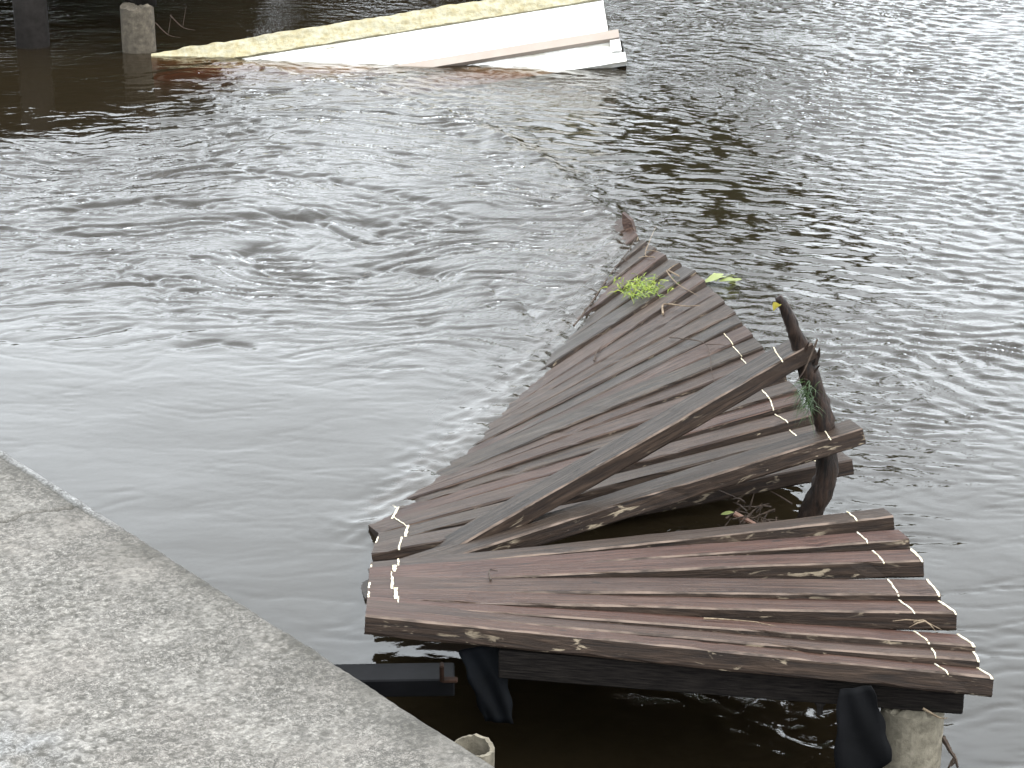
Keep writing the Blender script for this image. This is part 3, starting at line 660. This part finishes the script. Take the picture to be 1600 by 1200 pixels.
# ------------------------------------------------------------------ half sunk cream panel
O = Vector((.682, 14.45, .06)); eu = (Vector((-2.398, 14.772, 0)) - Vector((.579, 14.85, .468))).normalized()
ev0 = Vector((-.103, .40, .408)); ev = (ev0 - eu * ev0.dot(eu)).normalized(); en = ev.cross(eu).normalized()
if en.z < 0: en = -en
panel = empty('sunken_panel', O, 'cream and white painted panel half sunk in the river below the pier', 'panel')
def slab(name, u0, u1, v0, v1, n0, n1, mat, nu=40, lump=0.0, seed=0, nv=6):
    vs, fs = [], []; us = np.linspace(u0, u1, nu + 1); vv = np.linspace(v0, v1, nv + 1)
    rnd = random.Random(seed)
    UU, VV = np.meshgrid(us, vv); NN = n1 + lump * (perlin(UU / .12, VV / .07, seed + 1) + .5 * perlin(UU / .04, VV / .03, seed + 2))
    for j in range(nv + 1):
        for i in range(nu + 1): vs.append(eu * us[i] + ev * (vv[j] + (lump * .8 * float(perlin(np.array([us[i] / .1]), np.array([.3]), seed)[0]) if j == nv else 0)) + en * float(NN[j, i]))
    W = nu + 1; off = len(vs)
    for j in range(nv):
        for i in range(nu): fs.append((j * W + i, j * W + i + 1, j * W + W + i + 1, j * W + W + i))
    ring = [i for i in range(W)] + [j * W + nu for j in range(1, nv + 1)] + [nv * W + i for i in range(nu - 1, -1, -1)] + [j * W for j in range(nv - 1, 0, -1)]
    for r_ in ring: vs.append(vs[r_] - en * (vs[r_].dot(en) - n0))
    for k in range(len(ring)):
        a, b = ring[k], ring[(k + 1) % len(ring)]; fs.append((b, a, off + k, off + (k + 1) % len(ring)))
    fs.append(tuple(off + k for k in range(len(ring)))[::-1])
    bm = bmesh.new(); me = bpy.data.meshes.new(name); me.from_pydata([tuple(v) for v in vs], [], fs); bm.from_mesh(me)
    bmesh.ops.recalc_face_normals(bm, faces=bm.faces); bm.to_mesh(me); bm.free(); me.materials.append(mat); me.update()
    return link(bpy.data.objects.new(name, me), panel)
s = NT('crumbling_cream_foam'); vv_ = s.coord('Object'); g1 = s.noise(vv_, 22, 6, .65); g2 = s.noise(vv_, 5, 3)
c = s.ramp(g1, [(.32, (.195, .165, .095)), (.50, (.245, .222, .150)), (.7, (.28, .265, .205))]); c = s.mix(s.ramp(g2, [(.45, 0), (.7, .4)]), c, (.225, .185, .095))
M_CREAM = s.bsdf(c, .9, .1, g1, .6, .02)
M_PINK = plain('pinkish_primed_batten', (.215, .180, .152), (.235, .200, .172), 8, .7, .2, .1)
slab('board', .03, 3.02, .20, .425, -.05, 0, M_WHITE, 30, .001, 3)
slab('seam_board', .028, 3.02, .4275, .452, -.05, .003, M_WHITE, 30, .001, 4)
slab('foam_edge', .03, 3.02, .4545, .590, -.07, .022, M_CREAM, 160, .016, 5, 14)
slab('batten', -.035, 3.0, .145, .205, -.015, .028, M_PINK, 30, .0008, 6)
slab('end_block', -.035, .03, .06, .142, -.02, .012, M_WHITE, 3, .0008, 12)
slab('lower_board', -.01, 3.0, .05, .198, -.06, -.022, M_WHITE, 30, .001, 7)
slab('lip', -.055, 3.0, -.02, .048, -.06, -.004, M_WHITE, 30, .001, 8)
slab('dark_underside', -.05, 3.0, -.012, .17, -.16, -.064, M_BLACK, 10, .0005, 10)

# ------------------------------------------------------------------ old pier at the top left
pier = empty('pier', (-3.2, 15.1, 0), 'dark old pier on black posts at the top left', 'pier')
for k in range(26):
    x = -7.0 + k * .19
    box('deck_board', (x + .09, 19.7, .80), (.182, 9.0, .045), M_BLACK, pier)
for k in range(36):
    y = 17.02 + k * .17
    box('deck_board', (-.78, y + .08, .80), (2.50, .162, .045), M_BLACK, pier)
box('edge_beam', (-4.55, 15.28, .70), (5.0, .11, .15), M_BLACK, pier)
box('edge_beam', (-.78, 17.06, .70), (2.45, .11, .15), M_BLACK, pier)
for (x, y, r) in ((-3.224, 15.10, .112), (-6.2, 15.3, .11), (-4.6, 18.6, .11), (.2, 20.2, .10)):
    vs, fs = tube([local(pier, (x, y, -1.3)), local(pier, (x, y, .2)), local(pier, (x - .012, y, .70))], [r, r, r * .98], 20, .03, True, 4); mesh_obj('post', vs, fs, M_BLACK, pier, smooth=True)
vs, fs = tube([local(pier, (-2.43, 14.98, .30)), local(pier, (-2.43, 14.98, .78))], [.075, .075], 16); mesh_obj('post', vs, fs, M_BLACK, pier, smooth=True)
vs, fs = tube([local(pier, (-3.15, 15.02, .62)), local(pier, (-2.48, 14.98, .33))], [.03, .03], 8); mesh_obj('brace', vs, fs, M_BLACK, pier)
pile('concrete_pile', -2.485, 14.95, .112, -1.3, .305, 'brown concrete pile at the left tip of the cream panel', concrete_mat('stained_pile_concrete', (.026, .021, .015), (.055, .045, .032), (.09, .075, .056)), None, 9)
for k, (dx, dz) in enumerate(((.0, .0), (.10, .05))):
    twig('twig', [(-2.36 + dx, 14.9, .20 + dz), (-2.28 + dx, 14.9, .12 + dz), (-2.20 + dx, 14.9, .10 + dz)], .004, M_TWIG, ('dark twig sticking out of the brown concrete pile', 'thin dark twig beyond the left tip of the cream panel')[k], 'twig', 40 + k, ((.5, (.03, 0, .14)),))

# ------------------------------------------------------------------ unseen tree, its leaning crown shaped to darken the ripples by reflection
def tree(base, limbs, clumps, label, seed, leaf_n=420, size=.13):
    e = empty('reflection_tree', base, label, 'tree'); rnd = random.Random(seed); vs, fs = [], []
    for pts, r0, r1 in limbs:
        c_ = curve_pts(pts, 5); n = len(c_); v2, f2 = tube([local(e, p) for p in c_], [r0 + (r1 - r0) * k / (n - 1) for k in range(n)], 9, .08, True, seed)
        fs += [tuple(q + len(vs) for q in f) for f in f2]; vs += v2
    mesh_obj('trunk', vs, fs, M_BARK, e, smooth=True); vs, fs = [], []
    for (cx, cy, cz, r) in clumps:
        for _ in range(int(leaf_n * r * r * 3)):
            d = Vector((rnd.gauss(0, 1), rnd.gauss(0, 1), rnd.gauss(0, .8))).normalized() * r * rnd.random() ** .45
            p = local(e, (cx + d.x, cy + d.y, cz + d.z * .7)); a = Vector((rnd.gauss(0, 1), rnd.gauss(0, 1), rnd.gauss(0, 1))).normalized() * size
            b = a.cross(Vector((rnd.gauss(0, 1), rnd.gauss(0, 1), rnd.gauss(0, 1)))).normalized() * size * .5; k0 = len(vs)
            vs += [p - a, p + b, p + a, p - b]; fs.append((k0, k0 + 1, k0 + 2, k0 + 3))
    mesh_obj('crown', vs, fs, M_MOSS, e)
    return e
tree((.9, 25.5, -.2), [([(.9, 25.5, -.3), (.95, 25.3, 1.2), (1.2, 25, 2.6), (2.1, 25, 3.7), (3.2, 25, 4.6), (4.2, 25, 5.5)], .17, .04), ([(1.2, 25, 2.6), (.6, 25, 3.3), (.1, 25, 3.9)], .07, .03), ([(2.1, 25, 3.7), (1.9, 25, 4.6), (2.0, 25, 5.5)], .07, .02)],
     [(.9, 25, 3.3, .9), (1.9, 25, 2.8, .8), (1.8, 25, 3.7, 1.0), (2.5, 25, 4.1, .95), (2.7, 25, 3.1, .6), (3.2, 25, 4.5, .9), (3.7, 25, 5.0, .8), (4.2, 25, 5.3, .8), (.1, 25, 3.4, .6), (1.9, 25, 4.8, .7), (3.0, 25, 5.4, .7), (-.5, 25, 3.1, .5), (4.7, 25, 5.7, .7), (3.9, 25, 4.5, .5)],
     'unseen leaning tree across the river, shaped for dark broken reflections', 5)

# ------------------------------------------------------------------ far bank, with an unseen wood added to darken the ripples
rn = random.Random(3); vs, fs = [], []
for k in range(9000):
    x = rn.uniform(-55, 55); top = 6.0 + 2.2 * math.sin(x * .31) + 1.4 * math.sin(x * .83 + 1); z = top * rn.random() ** .7; y = 66 + rn.uniform(-2, 3)
    a = Vector((rn.gauss(0, 1), rn.gauss(0, .6), rn.gauss(0, 1))).normalized() * .55; b = a.cross(Vector((rn.gauss(0, 1), rn.gauss(0, 1), rn.gauss(0, 1)))).normalized() * .38
    p = Vector((x, y, z)); k0 = len(vs); vs += [p - a, p + b, p + a, p - b]; fs.append((k0, k0 + 1, k0 + 2, k0 + 3))
wood = mesh_obj('unseen_wood', vs, fs, M_MOSS); tag(wood, 'unseen wood added along the far bank to darken the ripples by reflection', None, kind='stuff')
bank = mesh_obj('far_bank', [(-88, 62, -.5), (88, 62, -.5), (88, 66, 1.2), (-88, 66, 1.2), (88, 158, 3), (-88, 158, 3)], [(0, 1, 2, 3), (3, 2, 4, 5)], M_BED)
tag(bank, 'low far bank of the river', None, kind='structure')
